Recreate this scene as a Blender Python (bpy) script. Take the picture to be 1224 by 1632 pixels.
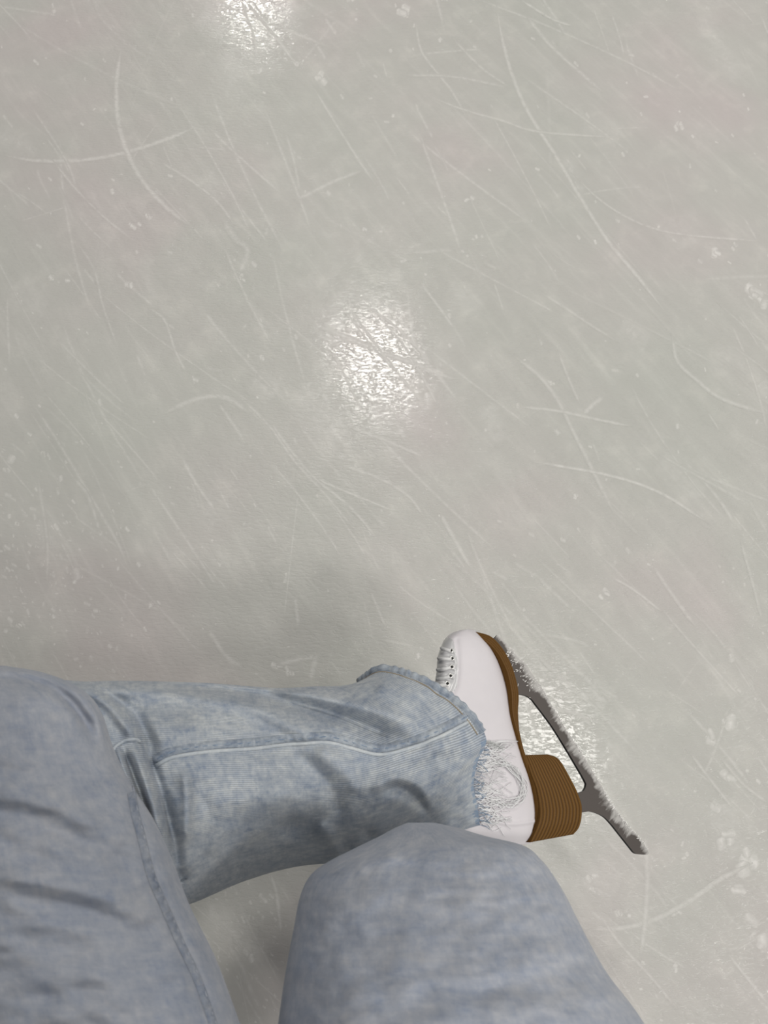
import bpy, bmesh, math, random
import numpy as np
from mathutils import Vector, Matrix, noise
from mathutils.bvhtree import BVHTree
R = math.radians
random.seed(11)
rng = np.random.default_rng(5)
scene = bpy.context.scene
COL = scene.collection
for o in list(bpy.data.objects): bpy.data.objects.remove(o)

# ------------------------------------------------------------ camera
H, PITCH, F = 1.20, R(22), 1225.0
cam_d = bpy.data.cameras.new('camera'); cam = bpy.data.objects.new('camera', cam_d); COL.objects.link(cam)
cam.location = (0, 0, H); cam.rotation_euler = (PITCH, 0, 0)
cam_d.sensor_fit = 'VERTICAL'; cam_d.sensor_height = 36; cam_d.lens = 36 * F / 1632
cam_d.clip_start = 0.02
cam_d.dof.use_dof = True; cam_d.dof.focus_distance = 0.95; cam_d.dof.aperture_fstop = 10
scene.camera = cam
CAM = np.array([0, 0, H]); cs, sn = math.cos(PITCH), math.sin(PITCH)

def ray(px, py):
    """direction through a photograph pixel, unit depth along the optical axis"""
    px = np.asarray(px, float); py = np.asarray(py, float)
    x = (px - 612) / F; y = -(py - 816) / F
    return np.stack([x, y * cs + sn, y * sn - cs], -1)
def at_depth(px, py, Z): return CAM + ray(px, py) * np.asarray(Z)[..., None]
def at_height(px, py, z=0.0):
    d = ray(px, py); return CAM + d * ((z - H) / d[..., 2])[..., None]

# ------------------------------------------------------------ light and exposure
w = bpy.data.worlds.new('world'); scene.world = w; w.use_nodes = True
bg = w.node_tree.nodes['Background']; bg.inputs[0].default_value = (0.97, 0.985, 1.0, 1); bg.inputs[1].default_value = 0.085
LAMP_Z = 8.0
def lamp(x, y, power, sx=0.75, sy=1.25, rz=0.35):
    l = bpy.data.lights.new('ceiling_lamp', 'AREA'); l.shape = 'RECTANGLE'; l.size = sx; l.size_y = sy
    l.energy = power; l.color = (1.0, 0.972, 0.925)
    o = bpy.data.objects.new('ceiling_lamp', l); COL.objects.link(o); o.location = (x, y, LAMP_Z); o.rotation_euler = (0, 0, rz)
pa = at_height(600, 575, -LAMP_Z); pb = at_height(400, -12, -LAMP_Z); pc = at_height(880, 1185, -LAMP_Z)
stepv = (pb - pa); sidev = np.array([stepv[1], -stepv[0], 0]) * 1.3
lamp(*pa[:2], 260, 0.95, 1.45); lamp(*pb[:2], 260, 0.95, 1.45); lamp(*pc[:2], 100)
for x, y, e in ((5.6, -2.4, 180), (4.6, -4.6, 185), (6.8, -5.0, 235), (5.6, -9.0, 170), (6.4, 0.6, 140), (7.6, 2.9, 160), (9.6, 5.6, 180), (11.0, 12.0, 190), (-10.5, 9.0, 105)):
    lamp(x, y, e)
vs = scene.view_settings
vs.view_transform = 'Standard'; vs.look = 'None'; vs.gamma = 1; vs.use_curve_mapping = False
vs.exposure = -0.25

# ------------------------------------------------------------ material helpers
def mat(name):
    m = bpy.data.materials.new(name); m.use_nodes = True
    nt = m.node_tree; return m, nt, nt.nodes['Principled BSDF'], nt.nodes['Material Output']
def N(nt, t, **kw):
    n = nt.nodes.new(t)
    for k, v in kw.items():
        if k.startswith('i_'):
            key = k[2:]; key = int(key) if key.isdigit() else key
            n.inputs[key].default_value = v
        else: setattr(n, k, v)
    return n
def ramp(nt, fac, stops):
    r = nt.nodes.new('ShaderNodeValToRGB'); e = r.color_ramp.elements
    while len(e) > 1: e.remove(e[-1])
    e[0].position, e[0].color = stops[0][0], (*stops[0][1], 1)
    for p, c in stops[1:]:
        q = e.new(p); q.color = (*c, 1)
    nt.links.new(fac, r.inputs[0]); return r.outputs[0]
def math_(nt, op, a, b=None, clamp=False):
    n = nt.nodes.new('ShaderNodeMath'); n.operation = op; n.use_clamp = clamp
    for i, v in enumerate((a, b)):
        if v is None: continue
        if isinstance(v, (int, float)): n.inputs[i].default_value = v
        else: nt.links.new(v, n.inputs[i])
    return n.outputs[0]
def mixc(nt, fac, a, b, blend='MIX'):
    n = nt.nodes.new('ShaderNodeMix'); n.data_type = 'RGBA'; n.blend_type = blend
    for sock, v in ((n.inputs[0], fac), (n.inputs[6], a), (n.inputs[7], b)):
        if isinstance(v, (int, float)): sock.default_value = v
        elif isinstance(v, tuple): sock.default_value = (*v, 1)
        else: nt.links.new(v, sock)
    return n.outputs[2]
def noise_n(nt, vec, scale, detail=3, rough=0.5, dist=0.0):
    n = N(nt, 'ShaderNodeTexNoise', i_Scale=scale, i_Detail=detail, i_Roughness=rough, i_Distortion=dist)
    if vec is not None: nt.links.new(vec, n.inputs['Vector'])
    return n.outputs[0]
def mapped(nt, vec, scale=(1, 1, 1), rot=(0, 0, 0)):
    n = N(nt, 'ShaderNodeMapping', i_Scale=scale, i_Rotation=rot); nt.links.new(vec, n.inputs['Vector']); return n.outputs[0]

# ice; the same shader, scraped white along a scratch when it carries a scuff
def ice_material(name, scuff):
    m, nt, b, out = mat(name)
    tc = N(nt, 'ShaderNodeTexCoord').outputs['Object']
    n1 = noise_n(nt, tc, 2.2, 3, 0.5)
    al_ = mapped(nt, tc, (1, 1, 1), (0, 0, R(56)))                # turn so that X runs along the skating marks
    n2 = noise_n(nt, mapped(nt, al_, (5, 40, 1)), 1.0, 5, 0.65, 0.4)
    n3 = noise_n(nt, tc, 16, 5, 0.6, 0.3)
    basec = ramp(nt, n1, [(0.30, (0.575, 0.585, 0.545)), (0.52, (0.60, 0.592, 0.562)), (0.68, (0.62, 0.578, 0.565))])
    streak = ramp(nt, n2, [(0.40, (0.975,) * 3), (0.56, (1.0,) * 3), (0.72, (1.065,) * 3)])
    blot = ramp(nt, n3, [(0.35, (0.975, 0.975, 0.975)), (0.55, (1, 1, 1)), (0.74, (1.09, 1.085, 1.08))])
    c = mixc(nt, 1.0, basec, streak, 'MULTIPLY'); c = mixc(nt, 1.0, c, blot, 'MULTIPLY')
    b.inputs['IOR'].default_value = 1.31
    rg = ramp(nt, n3, [(0.3, (0.04,) * 3), (0.7, (0.12,) * 3)])
    nb = noise_n(nt, mapped(nt, tc, (80, 200, 1)), 1.0, 4, 0.6, 0.5)
    nb2 = noise_n(nt, tc, 45, 3, 0.5)
    pits = ramp(nt, nb, [(0.40, (0,) * 3), (0.52, (1,) * 3)])          # flat ice with small scraped pits
    bsum = math_(nt, 'ADD', math_(nt, 'MULTIPLY', pits, 0.6), math_(nt, 'ADD', math_(nt, 'MULTIPLY', nb, 0.6), math_(nt, 'MULTIPLY', nb2, 1.3)))
    bp = N(nt, 'ShaderNodeBump', i_Strength=0.4, i_Distance=0.0006); nt.links.new(bsum, bp.inputs['Height']); nt.links.new(bp.outputs[0], b.inputs['Normal'])
    if scuff:
        uv = N(nt, 'ShaderNodeUVMap', uv_map='UVMap').outputs[0]
        sp = N(nt, 'ShaderNodeSeparateXYZ'); nt.links.new(uv, sp.inputs[0])
        at = N(nt, 'ShaderNodeAttribute', attribute_name='strength').outputs['Fac']
        d = math_(nt, 'ABSOLUTE', math_(nt, 'SUBTRACT', sp.outputs[1], 0.5))
        prof = math_(nt, 'POWER', math_(nt, 'SUBTRACT', 1.0, math_(nt, 'MULTIPLY', d, 2.0), True), 1.1)
        e = math_(nt, 'ABSOLUTE', math_(nt, 'SUBTRACT', sp.outputs[0], 0.5))
        ends = math_(nt, 'MULTIPLY', math_(nt, 'SUBTRACT', 0.5, e, True), 7.0, True)
        nn = noise_n(nt, tc, 90, 4, 0.65)
        nn = math_(nt, 'MULTIPLY', math_(nt, 'SUBTRACT', nn, 0.25, True), 2.4, True)
        al = math_(nt, 'MULTIPLY', math_(nt, 'MULTIPLY', math_(nt, 'MULTIPLY', prof, nn), at, True), ends, True)
        c = mixc(nt, al, c, (0.90, 0.885, 0.86))
        rg = mixc(nt, math_(nt, 'MULTIPLY', al, 2.0, True), rg, (0.9, 0.9, 0.9))
        nt.links.new(math_(nt, 'SUBTRACT', 0.5, math_(nt, 'MULTIPLY', al, 0.8), True), b.inputs['Specular IOR Level'])
    nt.links.new(c, b.inputs['Base Color']); nt.links.new(rg, b.inputs['Roughness'])
    return m
ICE = ice_material('rink_ice', False); SCUFF = ice_material('scraped_ice', True)

# denim
def denim(name, light, dark, twill=1.0, deep=0.0):
    m, nt, b, out = mat(name)
    uv = N(nt, 'ShaderNodeUVMap', uv_map='UVMap').outputs[0]
    a = noise_n(nt, uv, 28, 5, 0.62, 0.4)
    g = noise_n(nt, mapped(nt, uv, (60, 240, 1)), 1.0, 4, 0.6)
    g2 = noise_n(nt, mapped(nt, uv, (260, 50, 1)), 1.0, 3, 0.6)
    a2 = noise_n(nt, uv, 120, 5, 0.7, 0.3)
    f = math_(nt, 'ADD', math_(nt, 'ADD', math_(nt, 'MULTIPLY', a, 0.33), math_(nt, 'MULTIPLY', a2, 0.35)), math_(nt, 'ADD', math_(nt, 'MULTIPLY', g, 0.18), math_(nt, 'MULTIPLY', g2, 0.14)))
    mid = tuple((p + q) / 2 for p, q in zip(light, dark))
    base = ramp(nt, f, [(0.38, dark), (0.5, mid), (0.61, light)])
    wv = N(nt, 'ShaderNodeTexWave', wave_type='BANDS', bands_direction='Y', i_Scale=150.0, i_Distortion=2.6, i_Detail=2.0)
    wv.inputs['Detail Scale'].default_value = 0.25
    nt.links.new(mapped(nt, uv, (1, 1, 1), (0, 0, R(-5))), wv.inputs['Vector'])
    tm = noise_n(nt, uv, 14, 3, 0.5)
    tm = ramp(nt, tm, [(0.40, (0.25,) * 3), (0.62, (1,) * 3)])
    tw = math_(nt, 'MULTIPLY', math_(nt, 'SUBTRACT', wv.outputs[1], 0.5), math_(nt, 'MULTIPLY', tm, 0.30 * twill))
    br = math_(nt, 'ADD', tw, 1.0)
    cmb = N(nt, 'ShaderNodeCombineColor')
    for i in range(3): nt.links.new(br, cmb.inputs[i])
    c = mixc(nt, 1.0, base, cmb.outputs[0], 'MULTIPLY')
    nt.links.new(c, b.inputs['Base Color'])
    b.inputs['Roughness'].default_value = 0.95; b.inputs['Specular IOR Level'].default_value = 0.12
    b.inputs['Sheen Weight'].default_value = 0.15
    bp = N(nt, 'ShaderNodeBump', i_Strength=0.25, i_Distance=0.001); nt.links.new(g, bp.inputs['Height']); nt.links.new(bp.outputs[0], b.inputs['Normal'])
    return m
DENIM = denim('washed_denim', (0.55, 0.577, 0.592), (0.245, 0.295, 0.38), 1.9)
DENIM_SOFT = denim('worn_denim', (0.46, 0.475, 0.515), (0.285, 0.325, 0.41), 0.0)
DENIM_DARK = denim('seam_denim', (0.50, 0.54, 0.575), (0.17, 0.215, 0.295), 0.5)
DENIM_BLUE = denim('raw_denim', (0.36, 0.43, 0.52), (0.18, 0.25, 0.36), 0.6)
PIPING = denim('seam_edge_denim', (0.66, 0.69, 0.70), (0.42, 0.47, 0.53), 0.3)
def plain(name, col, rough, spec=0.5, metal=0.0, nscale=None, namp=0.06, bump=0.0):
    m, nt, b, out = mat(name)
    b.inputs['Roughness'].default_value = rough; b.inputs['Metallic'].default_value = metal
    b.inputs['Specular IOR Level'].default_value = spec
    tcn = N(nt, 'ShaderNodeTexCoord').outputs['Object']
    nn = noise_n(nt, tcn, nscale or 40, 4, 0.6)
    c0 = tuple(max(0, x * (1 - namp)) for x in col); c1 = tuple(min(1, x * (1 + namp)) for x in col)
    nt.links.new(ramp(nt, nn, [(0.3, c0), (0.7, c1)]), b.inputs['Base Color'])
    if bump:
        bp = N(nt, 'ShaderNodeBump', i_Strength=bump, i_Distance=0.001); nt.links.new(nn, bp.inputs['Height']); nt.links.new(bp.outputs[0], b.inputs['Normal'])
    return m
THREAD_PALE = plain('pale_stitch_thread', (0.70, 0.71, 0.70), 0.9, 0.1)
THREAD_WHITE = plain('white_cotton', (0.80, 0.80, 0.81), 0.9, 0.1)
THREAD_BLUE = plain('blue_cotton', (0.28, 0.355, 0.46), 0.9, 0.1, namp=0.3, nscale=200)
LEATHER = plain('white_leather', (0.735, 0.705, 0.735), 0.42, 0.35, nscale=60, namp=0.015, bump=0.03)
FACING = plain('glossy_white_leather', (0.60, 0.60, 0.61), 0.2, 0.7, nscale=120, namp=0.05, bump=0.1)
LACE = plain('white_lace', (0.80, 0.80, 0.80), 0.6, 0.3)
METAL_RING = plain('eyelet_metal', (0.75, 0.74, 0.72), 0.3, 0.5, 0.8)
HOLE = plain('eyelet_hole', (0.03, 0.03, 0.03), 0.8, 0.1)
SNOW = plain('ice_shavings', (0.80, 0.79, 0.77), 0.6, 0.3, nscale=300, namp=0.1)

# stacked brown leather (bands follow the V of the UV map, in layers)
def stacked(name, contrast):
    m, nt, b, out = mat(name)
    uv = N(nt, 'ShaderNodeUVMap', uv_map='UVMap').outputs[0]
    wv = N(nt, 'ShaderNodeTexWave', wave_type='BANDS', bands_direction='Y', i_Scale=0.3142, i_Distortion=0.35, i_Detail=1.0)
    nt.links.new(uv, wv.inputs['Vector'])
    nn = noise_n(nt, mapped(nt, uv, (14, 1.2, 1)), 1.0, 4, 0.6)
    f = math_(nt, 'ADD', math_(nt, 'MULTIPLY', wv.outputs[1], contrast), math_(nt, 'MULTIPLY', nn, 1 - contrast))
    nt.links.new(ramp(nt, f, [(0.15, (0.068, 0.031, 0.006)), (0.5, (0.122, 0.058, 0.012)), (0.9, (0.175, 0.090, 0.024))]), b.inputs['Base Color'])
    b.inputs['Roughness'].default_value = 0.5; b.inputs['Specular IOR Level'].default_value = 0.15
    bp = N(nt, 'ShaderNodeBump', i_Strength=0.4, i_Distance=0.0006); nt.links.new(wv.outputs[1], bp.inputs['Height']); nt.links.new(bp.outputs[0], b.inputs['Normal'])
    return m
STACK = stacked('stacked_leather', 0.55)
SOLEM = stacked('brown_sole_leather', 0.25)

# blade steel; the scraped, frosted strip along the runner uses the V of the UV map (0 at the ice edge)
STEEL, nt, b, out = mat('blade_steel')
uv = N(nt, 'ShaderNodeUVMap', uv_map='UVMap').outputs[0]
sp = N(nt, 'ShaderNodeSeparateXYZ'); nt.links.new(uv, sp.inputs[0])
fr = noise_n(nt, mapped(nt, uv, (220, 40, 1)), 1.0, 5, 0.7)
fr2 = ramp(nt, noise_n(nt, mapped(nt, uv, (22, 22, 1)), 1.0, 3, 0.6), [(0.36, (0,) * 3), (0.66, (1,) * 3)])
edge = math_(nt, 'SUBTRACT', 1.0, math_(nt, 'DIVIDE', sp.outputs[1], math_(nt, 'ADD', 0.002, math_(nt, 'MULTIPLY', fr2, 0.016))))
msk = math_(nt, 'MULTIPLY', math_(nt, 'ADD', edge, math_(nt, 'MULTIPLY', math_(nt, 'SUBTRACT', fr, 0.5), 2.4)), 1.3, True)
nt.links.new(mixc(nt, msk, (0.082, 0.070, 0.064), (0.46, 0.45, 0.435)), b.inputs['Base Color'])
b.inputs['Metallic'].default_value = 0.25; b.inputs['Roughness'].default_value = 0.5
BLACK_EDGE = plain('dark_blade_edge', (0.012, 0.012, 0.013), 0.5, 0.3)

# ------------------------------------------------------------ mesh helpers
def obj(name, me, mats, parent=None):
    for m in (mats if isinstance(mats, (list, tuple)) else [mats]): me.materials.append(m)
    o = bpy.data.objects.new(name, me); COL.objects.link(o)
    if parent is not None:
        o.parent = parent; o.matrix_parent_inverse = parent.matrix_world.inverted()
    return o
def tag(o, **kw):
    for k, v in kw.items(): o[k] = v
    return o
def thing(name, label, cat, loc):
    o = bpy.data.objects.new(name, None); COL.objects.link(o); o.location = loc
    o.empty_display_size = 0.05
    o['label'] = label; o['category'] = cat
    bpy.context.view_layer.update(); return o
class MB:
    """collects vertices, faces, uvs and material slots"""
    def __init__(s): s.v = []; s.f = []; s.uv = []; s.mi = []; s.st = []
    def grid(s, P, closed=False, mi=0, uv=None, st=None, flip=False):
        n, m = P.shape[:2]; base = len(s.v); s.v.extend(map(tuple, P.reshape(-1, 3)))
        if uv is None: uv = grid_uv(P)
        for i in range(n - 1):
            for j in range(m if closed else m - 1):
                k = (j + 1) % m
                q = [(i, j), (i, k), (i + 1, k), (i + 1, j)]
                uvq = [uv[i, j], uv[i, j + 1] if j + 1 < uv.shape[1] else uv[i, k], uv[i + 1, j + 1] if j + 1 < uv.shape[1] else uv[i + 1, k], uv[i + 1, j]]
                if flip: q = q[::-1]; uvq = uvq[::-1]
                s.f.append([base + a * m + c for a, c in q]); s.uv.append([tuple(t) for t in uvq]); s.mi.append(mi if np.isscalar(mi) else int(mi[i, j]))
                s.st.append(0 if st is None else st)
        return base
    def poly(s, pts, uv=None, mi=0):
        base = len(s.v); s.v.extend(map(tuple, pts)); s.f.append(list(range(base, base + len(pts))))
        s.uv.append([tuple(t) for t in (uv if uv is not None else [(0, 0)] * len(pts))]); s.mi.append(mi); s.st.append(0)
    def face(s, idx, uv=None, mi=0):
        s.f.append(list(idx)); s.uv.append(uv or [(0, 0)] * len(idx)); s.mi.append(mi); s.st.append(0)
    def mesh(s, name, smooth=True, strength=False):
        me = bpy.data.meshes.new(name); me.from_pydata(s.v, [], s.f)
        ul = me.uv_layers.new(name='UVMap'); flat = [c for f in s.uv for t in f for c in t]; ul.data.foreach_set('uv', flat)
        me.polygons.foreach_set('material_index', s.mi); me.polygons.foreach_set('use_smooth', [smooth] * len(s.f))
        if strength:
            a = me.attributes.new('strength', 'FLOAT', 'FACE'); a.data.foreach_set('value', s.st)
        me.update(); return me
def grid_uv(P):
    n, m = P.shape[:2]
    du = np.linalg.norm(np.diff(P, axis=0), axis=2).mean(1); dv = np.linalg.norm(np.diff(P, axis=1), axis=2).mean(0)
    u = np.concatenate([[0], np.cumsum(du)]); v = np.concatenate([[0], np.cumsum(dv)]); v = np.append(v, v[-1] + dv[-1])
    return np.stack(np.meshgrid(u, v, indexing='ij'), -1)
def catmull(P, t):
    """P (n,d) control points, t parameters in 0..n-1"""
    P = np.asarray(P, float); n = len(P); t = np.clip(t, 0, n - 1 - 1e-9); i = np.floor(t).astype(int); f = (t - i)[:, None]
    E = np.vstack([2 * P[0] - P[1], P, 2 * P[-1] - P[-2]])
    p0, p1, p2, p3 = E[i], E[i + 1], E[i + 2], E[i + 3]
    return 0.5 * (2 * p1 + (p2 - p0) * f + (2 * p0 - 5 * p1 + 4 * p2 - p3) * f ** 2 + (3 * p1 - p0 - 3 * p2 + p3) * f ** 3)
def resample(P, v):
    """smooth curve through P evaluated at arc-length fractions v"""
    P = np.asarray(P, float)
    if len(P) == 2: return P[0] + (P[1] - P[0]) * np.asarray(v)[:, None]
    d = catmull(P, np.linspace(0, len(P) - 1, 60 * len(P)))
    s = np.concatenate([[0], np.cumsum(np.linalg.norm(np.diff(d, axis=0), axis=1))]); s /= s[-1]
    return np.stack([np.interp(v, s, d[:, k]) for k in range(d.shape[1])], 1)
def seg_dist(px, py, line):
    line = np.asarray(line, float); best = np.full(px.shape, 1e9); tt = np.zeros(px.shape)
    L = len(line) - 1
    for k in range(L):
        a, c = line[k], line[k + 1]; ab = c - a
        t = np.clip(((px - a[0]) * ab[0] + (py - a[1]) * ab[1]) / (ab @ ab), 0, 1)
        d = np.hypot(px - a[0] - t * ab[0], py - a[1] - t * ab[1])
        m = d < best; best = np.where(m, d, best); tt = np.where(m, (k + t) / L, tt)
    return best, tt
def loft(cols, Z, B, nu, nphi, expo=2.0, folds=(), lump=0.0, seed=0.0, ytilt=0.0, sink=()):
    """closed tube: each column is the row of pixel points seen across the front; depth swells by B about Z"""
    phi = np.linspace(0, math.pi, nphi)
    cph, sph = np.cos(phi), np.sin(phi)
    v = (1 - np.sign(cph) * np.abs(cph) ** (2 / expo)) / 2; dep = np.abs(sph) ** (2 / expo)
    C = np.stack([resample(c_, v) for c_ in cols])                      # ncol, nphi, 2
    t = np.linspace(0, len(cols) - 1, nu)
    G = np.stack([catmull(C[:, j], t) for j in range(nphi)], 1)         # nu, nphi, 2
    Zc = catmull(np.asarray(Z, float)[:, None], t)[:, 0]; Bc = np.maximum(catmull(np.asarray(B, float)[:, None], t)[:, 0], 0.002)
    disp = np.zeros(G.shape[:2])
    for line, amp, sig in folds:
        line = resample(line, np.linspace(0, 1, 24)) if len(line) > 2 else np.asarray(line, float)
        d, tt = seg_dist(G[..., 0], G[..., 1], line)
        disp += amp * np.exp(-(d / sig) ** 2) * np.clip(np.minimum(tt, 1 - tt) * 6 + 0.15, 0, 1)
    if lump:
        for i in range(nu):
            for j in range(nphi):
                q = Vector((G[i, j, 0] / 70, G[i, j, 1] / 45, seed)); disp[i, j] += lump * noise.fractal(q, 1.0, 2.0, 3)
    fade = np.clip(np.sin(phi) * 3.0, 0, 1)[None]
    Zc = Zc[:, None] + ytilt * (G[..., 1] - 1230)
    for line, amp, sig in sink: Zc = Zc + amp * np.exp(-(seg_dist(G[..., 0], G[..., 1], line)[0] / sig) ** 2)
    front = at_depth(G[..., 0], G[..., 1], Zc - Bc[:, None] * dep[None] - disp * fade)
    back = at_depth(G[..., 0], G[..., 1], Zc + Bc[:, None] * dep[None])
    return np.concatenate([front, back[:, -2:0:-1]], 1), front, G
def tree_of(P):
    n, m = P.shape[:2]
    return BVHTree.FromPolygons([tuple(p) for p in P.reshape(-1, 3)], [(i * m + j, i * m + j + 1, (i + 1) * m + j + 1, (i + 1) * m + j) for i in range(n - 1) for j in range(m - 1)])
def on_surface(tree, pts, lift=0.0, zdef=None):
    out = []
    for px, py in pts:
        d = Vector(ray(px, py)); d.normalize(); h = tree.ray_cast(Vector(CAM), d)
        if h[0] is None:
            if out: out.append(out[-1] + (Vector(at_depth(px, py, zdef)) - out[-1]) * 1.0 if zdef else out[-1])
            continue
        nrm = h[1] if h[1].dot(d) < 0 else -h[1]
        out.append(h[0] + nrm * lift)
    return out
def tube(mb, pts, r, seg=6, flat=None, mi=0, rfun=None):
    """tube along 3-D points; flat=(width, height) gives an oval lying across the view"""
    pts = [Vector(p) for p in pts]
    pts = [p for i, p in enumerate(pts) if i == 0 or (p - pts[i - 1]).length > 1e-6]
    if len(pts) < 2: return
    rows = []
    for i, p in enumerate(pts):
        t = (pts[min(i + 1, len(pts) - 1)] - pts[max(i - 1, 0)]).normalized()
        view = (p - Vector(CAM)).normalized(); s = t.cross(view).normalized(); up = s.cross(t).normalized()
        k = rfun(i / (len(pts) - 1)) if rfun else 1.0
        a, c = (flat if flat else (r, r))
        rows.append([p + s * (a * k * math.cos(q)) + up * (c * k * math.sin(q)) for q in [2 * math.pi * j / seg for j in range(seg)]])
    P = np.array([[tuple(x) for x in row] for row in rows])
    base = mb.grid(P, True, mi)
    n = len(rows)
    mb.face([base + j for j in range(seg)][::-1], mi=mi); mb.face([base + (n - 1) * seg + j for j in range(seg)], mi=mi)
def curve_px(ctrl, n): return resample(ctrl, np.linspace(0, 1, n))

# ------------------------------------------------------------ the ice (setting)
ice = MB()
S = 14.0
ice.poly([(-S, -S, 0), (S, -S, 0), (S, S, 0), (-S, S, 0)], [(0, 0), (1, 0), (1, 1), (0, 1)])
layers = []
def scratch(ctrl, wpx=3.0, strength=0.5, n=None, top=False):
    """a blade mark: a soft ribbon lying on the ice along photograph pixels"""
    n = n or max(6, int(len(ctrl) * 8)); p = resample(ctrl, np.linspace(0, 1, n)); t = np.gradient(p, axis=0); t /= np.linalg.norm(t, axis=1)[:, None]
    nn = np.stack([-t[:, 1], t[:, 0]], 1); taper = np.clip(np.minimum(np.linspace(0, 1, n), 1 - np.linspace(0, 1, n)) * 8, 0.25, 1)[:, None]
    box = (*(p.min(0) - wpx - 2), *(p.max(0) + wpx + 2)); lo_ = 0 if wpx > 13 else (40 if top else 12)
    used = {l for b_, l in layers if b_[0] < box[2] and b_[2] > box[0] and b_[1] < box[3] and b_[3] > box[1]}
    lev = next(l for l in range(lo_, 2000) if l not in used); layers.append((box, lev)); z = 1e-5 + 2.5e-6 * lev   # each mark at a height of its own
    a = at_height(*(p + nn * wpx * taper).T, z); c_ = at_height(*(p - nn * wpx * taper).T, z)
    P = np.stack([a, c_], 1); P[..., 2] = z
    uv = np.stack(np.meshgrid(np.linspace(0, 1, n), [0, 1, 1], indexing='ij'), -1)
    ice.grid(P, False, 1, uv, strength)
r_ = random.Random(3)
for k in range(60):                                        # wide scuffed patches
    x, y = r_.uniform(-100, 1320), r_.uniform(-100, 1700); a = R(r_.gauss(50, 25)); L = r_.uniform(20, 70)
    scratch([(x - math.cos(a) * L, y - math.sin(a) * L), (x, y), (x + math.cos(a) * L, y + math.sin(a) * L)], r_.uniform(14, 40), r_.uniform(0.06, 0.20), 8)
for k in range(420):                                       # fainter marks, mostly running the same way
    x, y = r_.uniform(-120, 1340), r_.uniform(-120, 1720)
    a = R(r_.gauss(54, 13)) if r_.random() < 0.85 else R(r_.uniform(-30, 130))
    L = r_.choice([40, 70, 110, 180, 300]) * r_.uniform(0.6, 1.3); bend = r_.gauss(0, 0.09)
    p = [(x + math.cos(a + bend * q) * L * q, y + math.sin(a + bend * q) * L * q) for q in (-0.5, -0.2, 0.2, 0.5)]
    scratch(p, r_.uniform(1.6, 4.0), r_.uniform(0.08, 0.30), 8)
def fleck(x, y, s, st):
    a = R(r_.gauss(50, 30)); L = s * r_.uniform(0.8, 1.8)
    scratch([(x - math.cos(a) * L, y - math.sin(a) * L), (x + r_.uniform(-.3, .3) * s, y), (x + math.cos(a) * L, y + math.sin(a) * L)], s * r_.uniform(0.7, 1.2), st, 6)
for k in range(520): fleck(r_.uniform(-60, 1290), r_.uniform(-60, 1690), r_.choice([1.5, 2, 2.5, 3, 4]), r_.uniform(0.25, 0.75))
for k in range(220):                                       # snowier corner at the left and between the legs
    x = abs(r_.gauss(0, 110)); fleck(x, r_.gauss(900, 110), r_.choice([1.5, 2, 3, 4]), r_.uniform(0.2, 0.6))
for k in range(120): fleck(r_.gauss(385, 45), r_.gauss(1500, 70), r_.choice([1.5, 2, 3]), r_.uniform(0.2, 0.6))
for x, y, s in [(513,122,9),(640,20,10),(700,65,4),(748,320,6),(760,380,6),(308,605,6),(240,960,6),(120,918,9),(10,740,9),(210,455,7),(82,442,5),(215,358,7),(470,100,5),
                (1085,200,7),(1200,470,12),(1210,480,10),(1170,390,6),(965,945,7),(918,790,5),(773,686,3),(702,822,3),(1155,1340,16),(1190,1370,18),(1180,1420,10),(1205,1480,14),
                (1135,1180,8),(1140,1280,9),(945,1420,6),(1076,1455,5),(985,1455,6),(940,1400,7),(422,1433,8),(463,1070,7),(440,1062,7),(235,345,6),(418,570,4),(380,440,6),
                (1160,1150,12),(1165,1235,10),(1165,1050,6),(1075,1540,5),(950,1525,6),(1025,1537,4),(395,1525,10),(375,1522,8),(1140,405,8),(880,610,5),(890,690,5)]:
    for q in range(3): fleck(x + r_.gauss(0, s * .5), y + r_.gauss(0, s * .5), s * r_.uniform(.4, .9), r_.uniform(0.5, 0.95))
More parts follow.
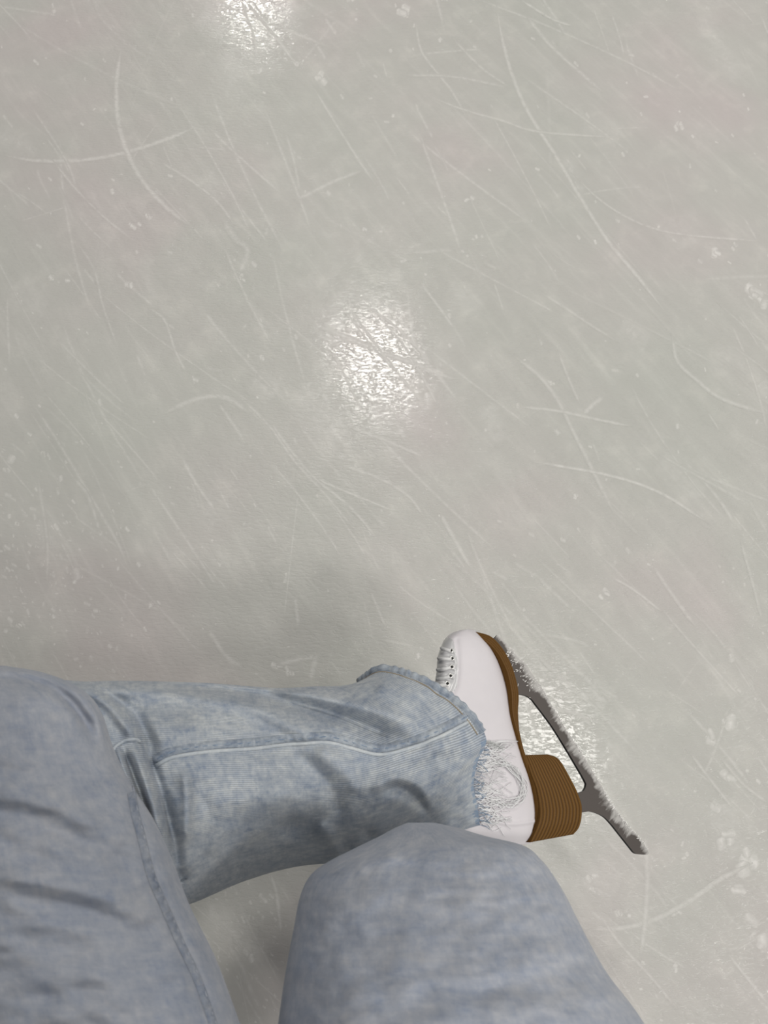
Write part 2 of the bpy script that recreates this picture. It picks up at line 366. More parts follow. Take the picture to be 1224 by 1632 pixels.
TR = [  # long marks traced one by one
 ([(0,247),(60,256),(130,255),(200,243),(270,220),(320,198)],4,.55), ([(194,70),(186,130),(188,190),(202,240),(225,285),(265,330),(310,365)],5,.55),
 ([(250,255),(300,285),(345,320),(375,360)],3,.35), ([(80,250),(120,300),(165,345),(215,385)],3,.4), ([(330,200),(365,235),(410,275),(450,310)],3,.35),
 ([(50,170),(90,230),(110,265),(125,310)],3,.3), ([(455,210),(468,255),(478,305)],3,.3), ([(500,140),(540,205),(575,260),(600,295)],3,.35),
 ([(470,320),(530,290),(580,270)],4,.35), ([(120,380),(150,430),(165,490),(190,560)],3,.3), ([(355,350),(375,380),(395,400),(380,440)],6,.3),
 ([(790,0),(800,60),(815,115),(840,175),(890,255),(925,315),(970,385),(1020,445),(1070,510)],4,.55), ([(910,275),(965,325),(1030,360),(1100,375),(1224,385)],2.5,.4),
 ([(830,0),(880,30),(915,42)],2.5,.6), ([(835,20),(880,75),(930,120),(965,150)],4,.35), ([(680,152),(740,175),(800,192),(860,210),(1000,220)],2.5,.4),
 ([(662,30),(668,70),(680,95),(720,145),(745,190)],3,.35), ([(720,60),(770,110),(815,140)],3,.3), ([(640,120),(720,122),(815,140)],3,.3),
 ([(670,450),(700,490),(725,525)],3,.35), ([(860,465),(900,490),(945,520),(985,545)],3,.3), ([(1070,530),(1080,575),(1110,605),(1150,635),(1224,660)],4,.45),
 ([(810,560),(860,600),(890,640),(915,690),(950,760),(985,830)],4,.4), ([(825,648),(890,655),(950,668),(1010,680)],3,.5), ([(890,560),(905,600),(925,645)],3,.35),
 ([(930,660),(945,645),(962,632)],5,.45), ([(845,735),(900,744),(960,755),(1020,772),(1070,795),(1132,836)],3,.65), ([(975,920),(1010,940),(1055,975)],2.5,.55),
 ([(1040,900),(1070,945),(1110,1000)],4,.35), ([(700,815),(725,860),(750,905)],4,.4), ([(540,740),(600,760),(650,790),(680,830)],3,.35),
 ([(475,750),(520,770),(580,795),(630,815)],2.5,.6), ([(555,680),(610,700),(680,730)],3,.35), ([(380,630),(430,680),(470,735),(520,790),(570,850)],3,.35),
 ([(260,660),(300,640),(335,632),(365,636),(400,660)],5,.4), ([(290,730),(315,775),(345,815)],4,.45), ([(425,660),(450,700),(500,760),(560,810),(610,870)],3,.4),
 ([(50,640),(90,700),(120,750),(150,800),(190,870),(205,910)],4,.35), ([(115,760),(140,790),(160,850)],4,.35), ([(60,760),(75,860),(75,930)],4,.3),
 ([(235,490),(262,510),(280,560),(300,600)],3,.4), ([(90,540),(150,600),(205,650)],3,.3), ([(330,1000),(360,1045),(390,1065)],5,.4), ([(440,1060),(480,1050),(515,1045)],5,.45),
 ([(470,950),(476,1000)],4,.4), ([(505,1042),(495,1085)],6,.5), ([(590,940),(600,965),(615,1000)],3,.3), ([(610,1020),(660,1030)],3,.25),
 ([(935,1482),(1000,1478),(1050,1462),(1100,1435),(1150,1400),(1200,1375)],5,.5), ([(1028,1330),(1032,1400),(1028,1470),(1020,1530)],5,.35), ([(880,1128),(925,1140),(945,1160)],4,.5),
 ([(945,1440),(985,1500),(1040,1560),(1080,1610)],3,.35), ([(1100,1200),(1130,1240),(1170,1290)],3,.4), ([(1150,1210),(1185,1250),(1224,1280)],3,.35), ([(1160,1520),(1224,1600)],3,.4),
 ([(430,1390),(440,1420),(445,1460),(448,1490)],4,.5), ([(360,1500),(385,1540),(400,1580),(420,1620)],6,.3), ([(1180,860),(1200,930),(1215,990)],3,.3),
 # marks crossing the lamp's glare
 ([(505,520),(560,540),(610,562),(660,580),(725,605)],5,.95), ([(545,475),(585,530),(630,590),(680,650)],3,.85), ([(555,475),(575,540)],3,.7), ([(570,480),(630,520),(690,580)],2.5,.8),
 ([(500,535),(560,545),(600,560)],2.5,.8), ([(530,560),(560,620),(580,660)],2.5,.8), ([(590,590),(600,630)],2,.7), ([(600,500),(650,560),(700,650)],2.5,.6), ([(545,490),(600,560),(640,600)],2,.6),
 ([(385,0),(395,30),(405,60),(410,90)],3,.8), ([(390,0),(415,30),(440,60),(470,100)],3,.9), ([(400,0),(430,40)],2,.7),
]
for ln, wd, st in TR: scratch(ln, wd, st * 0.9, None, True)
floor = obj('floor', ice.mesh('floor', True, True), [ICE, SCUFF]); floor['kind'] = 'structure'

# ------------------------------------------------------------ the person's jeans
person = thing('person', 'person in faded light blue jeans sitting with the left leg bent across, seen from above', 'person', (-0.08, -0.3, 0))
jeans = MB()
# left shin, running right from the knee to the torn hem
shin_cols = [
 [(-40,1100),(0,1180),(40,1280),(80,1400)],
 [(70,1084),(100,1170),(140,1290),(185,1430)],
 [(135,1086),(160,1170),(200,1280),(240,1442)],
 [(200,1085),(215,1160),(245,1255),(270,1350),(298,1442)],
 [(322,1088),(335,1160),(355,1240),(370,1325),(388,1405)],
 [(435,1096),(450,1160),(465,1230),(470,1310),(474,1381)],
 [(500,1094),(540,1140),(570,1210),(575,1300),(575,1372)],
 [(540,1093),(592,1098),(640,1130),(672,1190),(672,1270),(665,1352)],
 [(566,1089),(600,1076),(646,1088),(690,1118),(728,1160),(738,1200),(725,1245),(722,1290),(722,1338)],
 [(577,1087),(595,1072),(613,1065),(658,1076),(707,1100),(751,1137),(775,1178),(762,1212),(755,1250),(761,1285),(766,1323)]]
shin_Z = [.66, .67, .69, .715, .755, .785, .795, .815, .835, .85]
shin_B = [.06, .066, .076, .088, .095, .085, .072, .066, .062, .058]
shin_folds = [
 ([(140,1100),(250,1100),(330,1110),(410,1128),(470,1160),(540,1175)], .010, 14), ([(230,1087),(330,1095),(430,1112),(520,1135),(600,1165),(665,1188)], -.017, 12),
 ([(430,1100),(520,1112),(600,1132),(670,1160)], .009, 13), ([(600,1085),(640,1110),(660,1140)], .004, 14), ([(200,1150),(260,1160),(330,1165)], .005, 20),
 ([(215,1120),(235,1175),(250,1210)], -.007, 12),
 ([(294,1225),(298,1280),(296,1345)], .007, 9), ([(265,1225),(268,1290),(262,1350)], -.007, 14), ([(318,1240),(325,1310),(320,1380)], -.004, 16),
 ([(460,1195),(500,1225),(530,1265),(545,1310)], -.006, 14), ([(500,1190),(550,1225),(575,1270)], .006, 16),
 ([(590,1262),(630,1240),(668,1252),(692,1285)], .008, 12), ([(606,1262),(635,1257),(662,1272),(682,1296)], -.008, 8), ([(690,1215),(735,1240)], .004, 16),
 ([(360,1325),(430,1310),(500,1335),(560,1370)], -.004, 18), ([(330,1285),(420,1270),(500,1290)], .005, 22), ([(505,1310),(530,1345),(545,1380)], .010, 14), ([(575,1325),(600,1348),(560,1378)], -.009, 13),
 ([(680,1180),(720,1200),(750,1230)], .003, 14), ([(600,1215),(680,1200),(740,1165)], .004, 14)]
shin_folds = [(l, a * 1.35, s_) for l, a, s_ in shin_folds] + [   # bunched cloth in the crook of the knee
 ([(120,1092),(165,1116),(194,1148),(216,1182)], .013, 10), ([(150,1096),(196,1122),(228,1160),(246,1202)], -.009, 9),
 ([(206,1183),(222,1215),(238,1265),(252,1310),(268,1365)], .016, 10), ([(196,1195),(212,1235),(226,1270),(240,1310)], -.014, 6), ([(186,1190),(200,1230),(214,1270)], .012, 7),
 ([(234,1190),(246,1230),(262,1280),(276,1330),(286,1400)], -.019, 9), ([(280,1385),(292,1405)], -.016, 12)]
shinP, shinF, shinG = loft(shin_cols, shin_Z, shin_B, 300, 130, 2.0, shin_folds, 0.0042, 1.3, -0.00018,
                            [([(150,1470),(240,1455),(300,1445),(390,1412),(480,1392),(575,1388),(640,1385)], .075, 75)])   # the cloth falls away underneath
NF = shinF.shape[1]; jt = int(np.argmin(np.hypot(shinG[-1, :, 0] - 776, shinG[-1, :, 1] - 1180)))
smi = np.zeros(shinP.shape[:2], int)                        # the unfaded strip where the hem has torn away
for jj in range(jt, NF + 20):
    smi[300 - int(6 + 6 * noise.noise(Vector((jj * .35, 3.3, 0))) + 3 * math.sin(jj * 2.1)):, jj] = 2
jeans.grid(shinP, True, smi)
shin_tree = tree_of(shinF)
# left thigh and knee
def close_start(mb, base, m, mi):
    mb.face([base + j for j in range(m)][::-1], mi=mi)
lt_cols = [[(-60,1060),(8,1061)], [(-120,1066),(62,1070)], [(-165,1085),(108,1086)], [(-190,1110),(142,1108)], [(-205,1140),(163,1138)], [(-215,1196),(181,1192)],
           [(-220,1250),(207,1245)], [(-220,1310),(245,1306)], [(-222,1366),(273,1366)], [(-222,1442),(302,1442)], [(-220,1530),(345,1530)], [(-215,1632),(383,1632)], [(-205,1760),(430,1760)]]
lt_Z = [.665, .655, .645, .635, .63, .62, .61, .60, .59, .58, .57, .555, .545]
lt_B = [.006, .028, .045, .058, .066, .076, .082, .086, .09, .094, .098, .10, .10]
lt_folds = [([(-20,1080),(40,1082),(90,1100),(130,1140),(150,1180)], -.011, 9), ([(0,1066),(70,1078),(120,1100),(155,1140),(172,1190)], .006, 12),
            ([(0,1288),(80,1310),(170,1355),(240,1400)], -.004, 18), ([(-20,1260),(80,1285),(170,1330)], .005, 20), ([(0,1420),(100,1440),(200,1475),(290,1520)], -.0035, 18), ([(0,1395),(110,1415),(220,1455)], .004, 20),
            ([(205,1262),(228,1345),(258,1425),(292,1510),(338,1632)], -.004, 12)]
ltP, ltF, ltG = loft(lt_cols, lt_Z, lt_B, 230, 90, 2.15, lt_folds, 0.004, 5.1)
def to_hip(P, centre, radius, n=10):
    """carry the last ring of a thigh on to the hip, in world space"""
    last = P[-1]; c0 = last.mean(0); rows = []
    for k in range(1, n + 1):
        f = k / n; sc = 1 + (radius - 1) * f
        rows.append((last - c0) * sc + c0 + (np.array(centre) - c0) * f)
    return np.concatenate([P, np.stack(rows)], 0)
ltP = to_hip(ltP, (-0.17, -0.46, 0.60), 1.0)
bse = jeans.grid(ltP, True, 1); close_start(jeans, bse, ltP.shape[1], 1)
thigh_tree = tree_of(ltF)
# right thigh, knee and lower leg
rt_cols = [[(650,1311),(692,1311)], [(630,1319),(728,1319)], [(604,1333),(772,1332)], [(565,1352),(835,1348)], [(522,1374),(864,1372)], [(494,1396),(884,1398)], [(478,1430),(903,1430)],
           [(468,1480),(928,1480)], [(455,1550),(967,1550)], [(443,1632),(1027,1632)], [(425,1760),(1090,1760)]]
rt_Z = [.69, .68, .67, .66, .655, .65, .64, .625, .605, .585, .565]
rt_B = [.006, .022, .036, .05, .062, .07, .078, .086, .094, .10, .10]
rt_folds = [([(470,1500),(560,1450),(640,1420)], .003, 20), ([(600,1632),(700,1585),(850,1570)], -.003, 18), ([(520,1400),(560,1380),(640,1360)], .003, 16)]
rtP, rtF, rtG = loft(rt_cols, rt_Z, rt_B, 170, 90, 2.5, rt_folds, 0.004, 8.4)
rtP = to_hip(rtP, (0.03, -0.46, 0.60), 1.0)
bse = jeans.grid(rtP, True, 1); close_start(jeans, bse, rtP.shape[1], 1)
def ring(c, rx, ry, n=40, seed=0):
    return np.array([(c[0] + rx * math.cos(a) * (1 + .03 * math.sin(5 * a + seed)), c[1] + ry * math.sin(a) * (1 + .03 * math.sin(5 * a + seed)), c[2]) for a in np.linspace(0, 2 * math.pi, n, endpoint=False)])
low = [ring((.075, -.10, .50), .07, .045), ring((.075, -.125, .45), .085, .06), ring((.07, -.16, .36), .088, .07), ring((.065, -.20, .24), .088, .08, seed=1), ring((.06, -.235, .12), .092, .09, seed=2), ring((.06, -.25, .05), .097, .1, seed=3), ring((.06, -.255, .001), .10, .105, seed=3)]
lowP = np.stack([catmull(np.stack(low)[:, j], np.linspace(0, len(low) - 1, 40)) for j in range(40)], 1)
jeans.grid(lowP, True, 1)
# hips
hip = []
for a in np.linspace(-1.2, 1.45, 24):
    s = math.cos(a); hip.append(ring((-.07, -.50 - .02 * a, .60 + .13 * math.sin(a)), .215 * s ** .5, .135 * s ** .5, 48))
hipP = np.stack(hip); bse = jeans.grid(hipP, True, 1); close_start(jeans, bse, 48, 1); jeans.face([bse + 23 * 48 + j for j in range(48)], mi=1)
jeans_o = obj('jeans', jeans.mesh('jeans'), [DENIM, DENIM_SOFT, DENIM_BLUE], person)

# upper body behind the camera: one continuous skinned figure holding the phone up
def body_mesh():
    V = [(-.07,-.50,.62),(-.07,-.42,.80),(-.07,-.34,.98),(-.07,-.28,1.13),(-.07,-.24,1.25),(-.06,-.19,1.34),(-.05,-.15,1.45),
         (-.26,-.28,1.14),(-.34,-.27,.93),(-.18,-.17,1.09),(-.135,-.13,1.15), (.12,-.28,1.14),(.22,-.27,.93),(.18,-.17,1.09),(.135,-.13,1.15)]
    E = [(0,1),(1,2),(2,3),(3,4),(4,5),(5,6),(3,7),(7,8),(8,9),(9,10),(3,11),(11,12),(12,13),(13,14)]
    Rr = [(.20,.13),(.20,.13),(.21,.13),(.17,.11),(.055,.055),(.07,.085),(.07,.085),(.065,.065),(.048,.048),(.032,.032),(.026,.036),(.065,.065),(.048,.048),(.032,.032),(.026,.036)]
    for root, sx in ((10, 1), (14, -1)):
        bx, by, bz = V[root]
        for k, (dz, ln) in enumerate(((.035, .065), (.014, .075), (-.006, .07), (-.024, .055))):
            a = len(V); V += [(bx + sx * .012, by + .03, bz + dz), (bx + sx * .02, by + .03 + ln * .5, bz + dz + .006), (bx + sx * .035, by + .03 + ln * .72, bz + dz + .002)]
            E += [(root, a), (a, a + 1), (a + 1, a + 2)]; Rr += [(.0095,) * 2, (.0085,) * 2, (.007,) * 2]
        a = len(V); V += [(bx + sx * .01, by - .005, bz + .045), (bx + sx * .03, by + .02, bz + .06)]; E += [(root, a), (a, a + 1)]; Rr += [(.011,) * 2, (.009,) * 2]
    me = bpy.data.meshes.new('body'); me.from_pydata(V, E, []); o = bpy.data.objects.new('body', me); COL.objects.link(o)
    mod = o.modifiers.new('skin', 'SKIN'); mod.use_smooth_shade = True
    for i, r in enumerate(Rr): me.skin_vertices[0].data[i].radius = r
    me.skin_vertices[0].data[0].use_root = True
    sub = o.modifiers.new('sub', 'SUBSURF'); sub.levels = 2; sub.render_levels = 2
    bpy.context.view_layer.update(); dg = bpy.context.evaluated_depsgraph_get()
    new = bpy.data.meshes.new_from_object(o.evaluated_get(dg)); bpy.data.objects.remove(o)
    for p in new.polygons: p.use_smooth = True; c_ = p.center; p.material_index = 1 if (c_.z > 1.255 and c_.y > -.40) or c_.y > -.10 else 0
    return new
bm_body = body_mesh(); bm_body.name = 'body'; bm_body.materials.clear()
body = obj('body', bm_body, [plain('grey_knit', (0.16, 0.16, 0.17), .95, .1), plain('skin', (0.55, 0.36, 0.28), .5, .4)], person)  # out of view, added to block light from the legs and ice

# inseam: a puckered dark band with a pale raised edge
def ribbon(mb, tree, ctrl, off0, off1, lift, mi, n=160, pucker=0.0):
    p = curve_px(ctrl, n); t = np.gradient(p, axis=0); t /= np.linalg.norm(t, axis=1)[:, None]; nn = np.stack([-t[:, 1], t[:, 0]], 1)
    rows = []
    for i in range(n):
        r = []
        for k in range(6):
            f = k / 5; q = p[i] + nn[i] * (off0 + (off1 - off0) * f)
            hh = on_surface(tree, [q], lift * math.sin(math.pi * f) + 0.0003 + pucker * (0.5 + 0.5 * math.sin(i * 0.95 + 1.2 * math.sin(i * .21))) * math.sin(math.pi * f))
            if not hh: break
            r.append(tuple(hh[0]))
        if len(r) == 6: rows.append(r)
    if len(rows) > 2: mb.grid(np.array(rows), False, mi)
seam = MB()
SEAM = [(250,1217),(275,1205),(330,1196),(400,1191),(460,1184),(520,1181),(560,1190),(605,1200),(650,1191),(700,1172),(745,1148)]
ribbon(seam, shin_tree, SEAM, -14, -1, .0010, 0, 200, .0018)
tube(seam, on_surface(shin_tree, [(x, y + 3) for x, y in curve_px(SEAM, 120)], .0006), .0016, 8, (.0017, .0013), 1)
tube(seam, on_surface(shin_tree, [(x, y - 6) for x, y in curve_px(SEAM, 120)], .0016), .0005, 6, None, 2)
tube(seam, on_surface(shin_tree, [(x, y + 2) for x, y in curve_px([(179,1199),(186,1188),(198,1180),(212,1176),(222,1181)], 24)], .0008), .0014, 8, None, 1)
obj('inseam', seam.mesh('inseam'), [DENIM_DARK, PIPING, DENIM_BLUE], jeans_o)
seam2 = MB()
SEAM2 = [(204,1240),(212,1290),(226,1345),(240,1400),(262,1450),(286,1505),(312,1560),(340,1640)]
ribbon(seam2, thigh_tree, SEAM2, -9, 5, .0008, 0, 160, .0014)
tube(seam2, on_surface(thigh_tree, [(x + 5, y) for x, y in curve_px(SEAM2, 90)], .0005), .0009, 6, None, 1)
obj('inseam', seam2.mesh('thigh_inseam'), [denim('thigh_seam_denim', (0.42, 0.44, 0.48), (0.17, 0.21, 0.29), 0.0), DENIM_SOFT], jeans_o)
# hem: rolled, puckered band round the part of the opening that is not torn, with its stitch line
NF = shinF.shape[1]
jt = int(np.argmin(np.hypot(shinG[-1, :, 0] - 776, shinG[-1, :, 1] - 1180)))
hem = MB(); M_ = shinP.shape[1]
order = [(-k) % M_ for k in range(40, 0, -1)] + list(range(0, jt + 1))
endr, inr = shinP[-1], shinP[-14]
hp = [Vector(endr[j]) + (Vector(inr[j]) - Vector(endr[j])).normalized() * .004 for j in order]
hs = curve_px(np.array([tuple(p) for p in hp])[::4], 220)
tube(hem, hs, .004, 12, (.0054, .0032), 0, lambda f: 1 + .13 * math.sin(f * 165 + 2 * math.sin(f * 31)))
st = [Vector(endr[j]) + (Vector(inr[j]) - Vector(endr[j])).normalized() * .0108 for j in order]
st = curve_px(np.array([tuple(p) for p in st])[::4], 160)
tube(hem, [Vector(p) + (Vector(CAM) - Vector(p)).normalized() * .0006 for p in st], .0007, 6, None, 1)
obj('hem', hem.mesh('hem'), [DENIM_DARK, plain('tan_stitch_thread', (0.34, 0.29, 0.22), 0.9, 0.1)], jeans_o)

# ------------------------------------------------------------ the skate
NF_ = np.array([0.958, -0.285])
def boot_Z(px, py): return 0.893 + 0.00073 * (0.40 * (px - 780) - 0.36 * (py - 1170))
skate = thing('ice_skate', 'white leather figure skate with brown heel and steel blade worn on the left foot', 'ice skate', tuple(at_depth(845, 1200, .90)))
bcols = [[(751,1003),(757,1004)], [(727,1006),(744,1004),(768,1015)], [(711,1016),(745,1013),(781,1029)], [(703,1030),(745,1030),(791,1045)], [(697,1050),(745,1052),(800,1066)],
         [(695,1074),(745,1080),(809,1096)], [(688,1097),(745,1110),(814,1124)], [(662,1112),(740,1130),(818,1146)], [(637,1137),(735,1155),(825,1171)],
         [(622,1172),(735,1188),(837,1208)], [(612,1212),(735,1225),(849,1242)], [(606,1250),(735,1262),(857,1276)], [(604,1276),(735,1290),(859,1302)], [(640,1310),(740,1322),(856,1328)], [(690,1330),(770,1344),(815,1347),(847,1345)]]
bB = [.008, .024, .033, .038, .040, .040, .039, .038, .037, .036, .035, .034, .033, .028, .012]
bfolds = [([(766,1301),(810,1313),(860,1308)], .0024, 3), ([(728,1020),(730,1060),(726,1095),(712,1115)], -.0016, 4), ([(704,1040),(706,1070),(698,1095)], .002, 9),
          ([(800,1205),(815,1240),(820,1275)], .002, 12), ([(700,1058),(722,1056)], -.0026, 2.5), ([(700,1070),(722,1070)], -.0026, 2.5), ([(697,1083),(720,1083)], -.0026, 2.5), ([(702,1044),(722,1043)], -.0026, 2.5)]
def boot_loft(cols, B, nu, nphi, expo, folds):
    phi = np.linspace(0, math.pi, nphi); cph, sph = np.cos(phi), np.sin(phi)
    v = (1 - np.sign(cph) * np.abs(cph) ** (2 / expo)) / 2; dep = np.abs(sph) ** (2 / expo)
    C = np.stack([resample(c_, v) for c_ in cols]); t = np.linspace(0, len(cols) - 1, nu)
    G = np.stack([catmull(C[:, j], t) for j in range(nphi)], 1); Bc = np.maximum(catmull(np.asarray(B)[:, None], t)[:, 0], .004)
    disp = np.zeros(G.shape[:2])
    for line, amp, sig in folds:
        d, tt = seg_dist(G[..., 0], G[..., 1], resample(line, np.linspace(0, 1, 20))); disp += amp * np.exp(-(d / sig) ** 2)
    Zc = boot_Z(G[..., 0], G[..., 1]); fade = np.clip(np.sin(phi) * 4, 0, 1)[None]
    front = at_depth(G[..., 0], G[..., 1], Zc - Bc[:, None] * dep[None] - disp * fade); back = at_depth(G[..., 0], G[..., 1], Zc + Bc[:, None] * dep[None])
    return np.concatenate([front, back[:, -2:0:-1]], 1), front, G
btP, btF, btG = boot_loft(bcols, bB, 190, 90, 3.0, bfolds)
bm_ = MB(); mi = np.zeros(btP.shape[:2], int)
fx = np.interp(btG[..., 1], [1005, 1020, 1060, 1095, 1115, 1130], [700, 722, 730, 726, 712, 600])
nf = btG.shape[1]; mi[:, :nf] = (btG[..., 0] < fx).astype(int)
base = bm_.grid(btP, True, mi); close_start(bm_, base, btP.shape[1], 0); bm_.face([base + 189 * btP.shape[1] + j for j in range(btP.shape[1])], mi=0)
boot = obj('boot', bm_.mesh('boot'), [LEATHER, FACING], skate)
boot_tree = tree_of(btF)
for (x, y) in [(719, 1037), (720.5, 1049.5), (720, 1063), (718, 1077), (713, 1089.5)]:
    h = boot_tree.ray_cast(Vector(CAM), Vector(ray(x, y)).normalized())
    if h[0] is None: continue
    nrm = h[1] if h[1].dot(Vector(CAM) - h[0]) > 0 else -h[1]
    q = nrm.to_track_quat('Z', 'Y').to_matrix().to_4x4(); Mx = Matrix.Translation(h[0] + nrm * .0003) @ q
    e = MB(); rows = []
    for a in np.linspace(0, 2 * math.pi, 21):
        rows.append([tuple(Mx @ Vector(((.0021 + .0007 * math.cos(p)) * math.cos(a), (.0021 + .0007 * math.cos(p)) * math.sin(a), .0007 * math.sin(p)))) for p in np.linspace(0, 2 * math.pi, 9)[:-1]])
    e.grid(np.array(rows), True, 0); e.poly([tuple(Mx @ Vector((.0019 * math.cos(a), .0019 * math.sin(a), .0002))) for a in np.linspace(0, 2 * math.pi, 17)[:-1]], mi=1)
    obj('eyelet', e.mesh('eyelet'), [METAL_RING, HOLE], boot)
for (x, y, x1, y1) in [(718, 1038, 704, 1034), (719, 1051, 699, 1050), (718, 1064, 697.5, 1068), (716, 1078, 697, 1083), (711, 1091, 693, 1095)]:
    lc = MB(); pts = on_surface(boot_tree, [(x + (x1 - x) * f, y + (y1 - y) * f) for f in np.linspace(0, 1, 14)], .0008)
    back = [at_depth(x1 - 1 + 3 * f, y1 + 1 * f, boot_Z(x1, y1) - .002 + .016 * f) for f in (.2, .6, 1)]
    tube(lc, pts + [Vector(p) for p in back], .0014, 8, (.0019, .0011)); obj('lace', lc.mesh('lace'), LACE, boot)
# extruded leather pieces (sole, heel): outline in the blade's plane, real width across it
def plane_frame():
    o = at_depth(845, 1200, boot_Z(845, 1200)); a = at_depth(860, 1200, boot_Z(860, 1200)) - o; c_ = at_depth(845, 1215, boot_Z(845, 1215)) - o
    n = np.cross(a, c_); n /= np.linalg.norm(n)
    if n @ (CAM - o) < 0: n = -n
    return o, n
PO, PN = plane_frame()
def in_plane(pts, off):
    """pixels onto the plane lying off metres in front of the blade's plane"""
    d = ray(*np.asarray(pts, float).T); t = ((PO + PN * off - CAM) @ PN) / (d @ PN); return CAM + d * t[:, None]
def strip_solid(inner, outer, hw_i, n, layers, nv=8, round_=0.003):
    """solid between two pixel curves traced on its near face; half width hw per station"""
    a = in_plane(curve_px(inner, n), 0.024); c_ = in_plane(curve_px(outer, n), 0.024)
    a -= PN * ((a - PO) @ PN)[:, None]; c_ -= PN * ((c_ - PO) @ PN)[:, None]
    hw = np.interp(np.linspace(0, 1, n), np.linspace(0, 1, len(hw_i)), hw_i)
    mb = MB(); rows = []; uvr = []
    L = np.concatenate([[0], np.cumsum(np.linalg.norm(np.diff(a, axis=0), axis=1))])
    for i in range(n):
        dv = c_[i] - a[i]; ln = np.linalg.norm(dv); r = min(round_, ln * .3); row = []; uvw = []
        prof = [(f, hw[i]) for f in np.linspace(0, 1 - r / ln, nv)] + [(1 - r / ln * (1 - math.sin(q)), hw[i] - r * (1 - math.cos(q))) for q in (.5, 1.0, 1.57)]
        for f, h_ in prof: row.append(a[i] + dv * f + PN * h_); uvw.append((L[i] * 100, f * layers))
        for f, h_ in prof[::-1]: row.append(a[i] + dv * f - PN * h_); uvw.append((L[i] * 100, f * layers))
        rows.append(row); uvw.append(uvw[0]); uvr.append(uvw)
    m = len(rows[0]); base = mb.grid(np.array(rows), True, 0, np.array(uvr))
    mb.face([base + j for j in range(m)][::-1]); mb.face([base + (n - 1) * m + j for j in range(m)])
    return mb
sole_in = [(749,1004.5),(769,1017),(787,1035),(803,1067),(812,1103),(816,1136),(825,1168),(836,1207),(848,1240),(856,1274),(858,1305),(852,1328),(846,1343)]
sole_out = [(754,1003),(766,1004.5),(787,1016),(805,1043),(818,1077),(825,1108),(826,1137),(830,1168),(840,1205),(852,1240),(860,1274),(862,1306),(856,1329),(850,1343)]
so = strip_solid(sole_in, sole_out, [.010, .022, .027, .029, .028, .025, .023, .022, .022, .023, .023, .02, .012], 90, 4, 6, .0012)
obj('sole', so.mesh('sole'), SOLEM, skate)
heel_in = [(839,1203),(846,1232),(854,1256),(859,1284),(859,1307),(854,1326),(849,1343)]
heel_out = [(878,1202),(893,1210),(910,1241),(921,1264),(928,1288),(927,1317),(920,1330)]
he = strip_solid(heel_in, heel_out, [.020, .023, .0245, .025, .025, .023, .018], 60, 13, 12, .002)
obj('heel', he.mesh('heel'), STACK, skate)
# blade: one flat steel plate 4.5 mm thick with toe picks
runner = [(793,1012),(800,1017),(803,1022),(808,1026),(811,1033),(817,1036),(821,1043),(839,1060),(855,1085),(871,1109),(897,1153),(920,1190),(940,1222),(958,1252),(978,1286),(1000,1315),(1018,1334),(1030,1351),(1034,1360)]
rest = [(1030,1362),(1017,1361.5),(1011,1359),(1005,1352),(986,1328),(974,1313),(963,1302),(951,1296),(940,1293.5),(926,1295),(921,1296),(914,1262),(921,1263.5),(928,1262),(932,1258),(934,1252),(932,1244),(910,1206),(881,1159),(855,1124),(848,1115),(840,1109.5),(833,1107.5),(824,1107),(816,1106),(804,1070),(795,1045),(785,1020)]
def smooth_closed(pts, n_per=4):
    out = []; n = len(pts); P = np.array(pts, float)
    for i in range(n):
        p0, p1, p2, p3 = P[(i - 1) % n], P[i], P[(i + 1) % n], P[(i + 2) % n]
        for f in np.linspace(0, 1, n_per, endpoint=False):
            out.append(.5 * (2 * p1 + (p2 - p0) * f + (2 * p0 - 5 * p1 + 4 * p2 - p3) * f * f + (3 * p1 - p0 - 3 * p2 + p3) * f ** 3))
    return np.array(out)
outl = smooth_closed(runner[8:] + rest, 4); outl = np.concatenate([np.array(runner[:8], float), outl[:-3]])
TH = .002
bmn = bmesh.new(); fr_ = in_plane(outl, TH); bk = fr_ - PN * 2 * TH
vf = [bmn.verts.new(p) for p in fr_]; vb = [bmn.verts.new(p) for p in bk]; uvl = bmn.loops.layers.uv.new('UVMap')
f1 = bmn.faces.new(vf); f2 = bmn.faces.new(vb[::-1])
edge3 = in_plane(np.array(runner, float), TH)
def edge_uv(p):
    p = np.array(p); best = 1e9; u = 0; acc = 0
    for k in range(len(edge3) - 1):
        ab = edge3[k + 1] - edge3[k]; L = np.linalg.norm(ab); t = np.clip(((p - edge3[k]) @ ab) / L ** 2, 0, 1); d = np.linalg.norm(p - edge3[k] - ab * t)
        if d < best: best, u = d, acc + L * t
        acc += L
    return (u, best)
n = len(vf)
for i in range(n):
    f = bmn.faces.new((vf[i], vb[i], vb[(i + 1) % n], vf[(i + 1) % n])); f.material_index = 1
res = bmesh.ops.triangulate(bmn, faces=[f1, f2])
tri = [f for f in bmn.faces if f.material_index == 0]
for _ in range(3): bmesh.ops.subdivide_edges(bmn, edges=list({e for f in bmn.faces if f.material_index == 0 for e in f.edges if e.calc_length() > .006}), cuts=1, use_grid_fill=False); bmesh.ops.triangulate(bmn, faces=[f for f in bmn.faces if len(f.verts) > 3])
for f in bmn.faces:
    for l in f.loops: l[uvl].uv = edge_uv(l.vert.co)
bmesh.ops.recalc_face_normals(bmn, faces=bmn.faces)
bme = bpy.data.meshes.new('blade'); bmn.to_mesh(bme); bmn.free()
obj('blade', bme, [STEEL, BLACK_EDGE], skate)
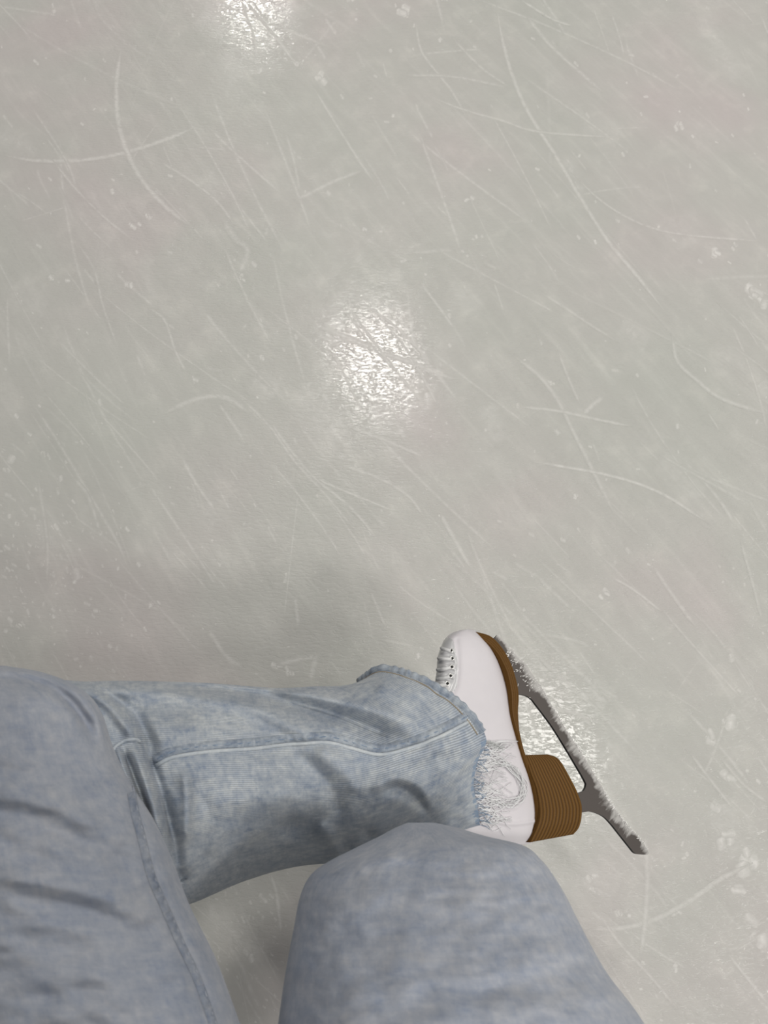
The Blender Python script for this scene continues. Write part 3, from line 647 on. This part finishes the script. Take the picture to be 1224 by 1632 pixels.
# shavings of ice stuck along the runner
sn_ = MB(); rs = random.Random(8)
def lumps(mb, px, py, off, s):
    c0 = Vector(in_plane([(px, py)], off)[0]); ang = rs.gauss(-0.5, .4)
    d = Vector(in_plane([(px + math.cos(ang), py + math.sin(ang))], off)[0]) - c0; d.normalize(); nn = Vector(PN); sd = nn.cross(d)
    rows = []
    for th in (0.25, 0.9, 1.6, 2.3, 2.9):
        rows.append([tuple(c0 + d * (s * 1.7 * math.cos(th)) + (sd * math.cos(a) * s * .55 + nn * math.sin(a) * s * .4) * math.sin(th) * rs.uniform(.7, 1.3)) for a in np.linspace(0, 2 * math.pi, 7)[:-1]])
    mb.grid(np.array(rows), True, 0)
rp = curve_px(runner[4:], 400)
for k in range(560):
    i = int(rs.random() ** 1.5 * 399); p = rp[i]; tq = rp[min(i + 2, 399)] - rp[max(i - 2, 0)]; tq = tq / np.linalg.norm(tq); nq = np.array([tq[1], -tq[0]])
    f = i / 399; dens = 1.0 if f < .25 else (.55 + .45 * math.sin(f * 40) if f < .6 else (.9 if .68 < f < .9 else .5))
    if rs.random() > dens: continue
    inward = abs(rs.gauss(0, 1)) * (14 if f < .22 else 2.2)
    q = p - nq * inward * 0.9 + nq * 1.5
    lumps(sn_, q[0], q[1], TH + rs.uniform(-.001, .0008), rs.uniform(.0004, .0013))
tag(obj('snow_fringe', sn_.mesh('snow_fringe'), SNOW, skate), kind='stuff', label='white ice shavings stuck along the blade')

# ------------------------------------------------------------ torn threads over the boot
th = MB(); rt = random.Random(21)
def thread(ctrl, r, mi, lift=.0012, n=16):
    pts = on_surface(boot_tree, curve_px(ctrl, n), lift + rt.uniform(0, .0012))
    if len(pts) > 3: tube(th, pts, r, 5, None, mi)
torn = [(776,1182),(768,1195),(760,1212),(755,1235),(755,1255),(758,1272),(763,1290),(767,1312),(768,1322)]
for k in range(60):                                       # short blue fringe
    f = rt.uniform(.1, 1); x, y = curve_px(torn, 60)[int(f * 59)]
    L = rt.uniform(5, 17); a = rt.gauss(.1, .35); thread([(x - 6, y - 1), (x + L * .5, y + L * .5 * math.sin(a)), (x + L, y + L * math.sin(a) * 1.4)], rt.uniform(.0002, .0004), 1, .002, 7)
for k in range(130):                                       # long white weft threads
    f = rt.uniform(.05, .95); x, y = curve_px(torn, 60)[int(f * 59)]
    L = rt.uniform(20, 62) * (1 - .4 * abs(f - .45)); a = rt.gauss(.08, .22); wv = rt.uniform(2, 6)
    thread([(x - 2, y), (x + L * .3, y + rt.gauss(0, wv)), (x + L * .6, y + L * .4 * a + rt.gauss(0, wv)), (x + L, y + L * a + rt.gauss(0, wv))], rt.uniform(.00022, .0005), 0)
for k in range(18):                                        # the looped tangle
    s = rt.uniform(-4, 4); thread([(x_ + rt.gauss(0, 4), y_ + rt.gauss(0, 4)) for x_, y_ in ((768, 1224), (792, 1214), (817, 1228), (829, 1252), (827, 1272), (810, 1281), (788, 1279), (772, 1272))][rt.choice([0, 0, 1, 2]):rt.choice([6, 7, 8])], rt.uniform(.0002, .00045), rt.choice([0, 0, 2]), .0016, 30)
for s in (0, 2, -2, 4): thread([(778, 1184 + s), (800, 1181 + s * .4), (822, 1182), (833, 1184 + s * .3)], .0004, 0, .0012, 14)
for s in range(14): thread([(770 + s * .8, 1184 + rt.uniform(-5, 8)), (785, 1186 + rt.uniform(-4, 8)), (795 + rt.uniform(-6, 10), 1190 + rt.uniform(-6, 4))], .0004, 2, .002, 9)
tag(obj('frayed_threads', th.mesh('frayed_threads'), [THREAD_WHITE, THREAD_BLUE, plain('grey_cotton', (0.52, 0.53, 0.53), .9, .1)], jeans_o), kind='stuff', label='white and blue cotton threads fraying from the torn hem')
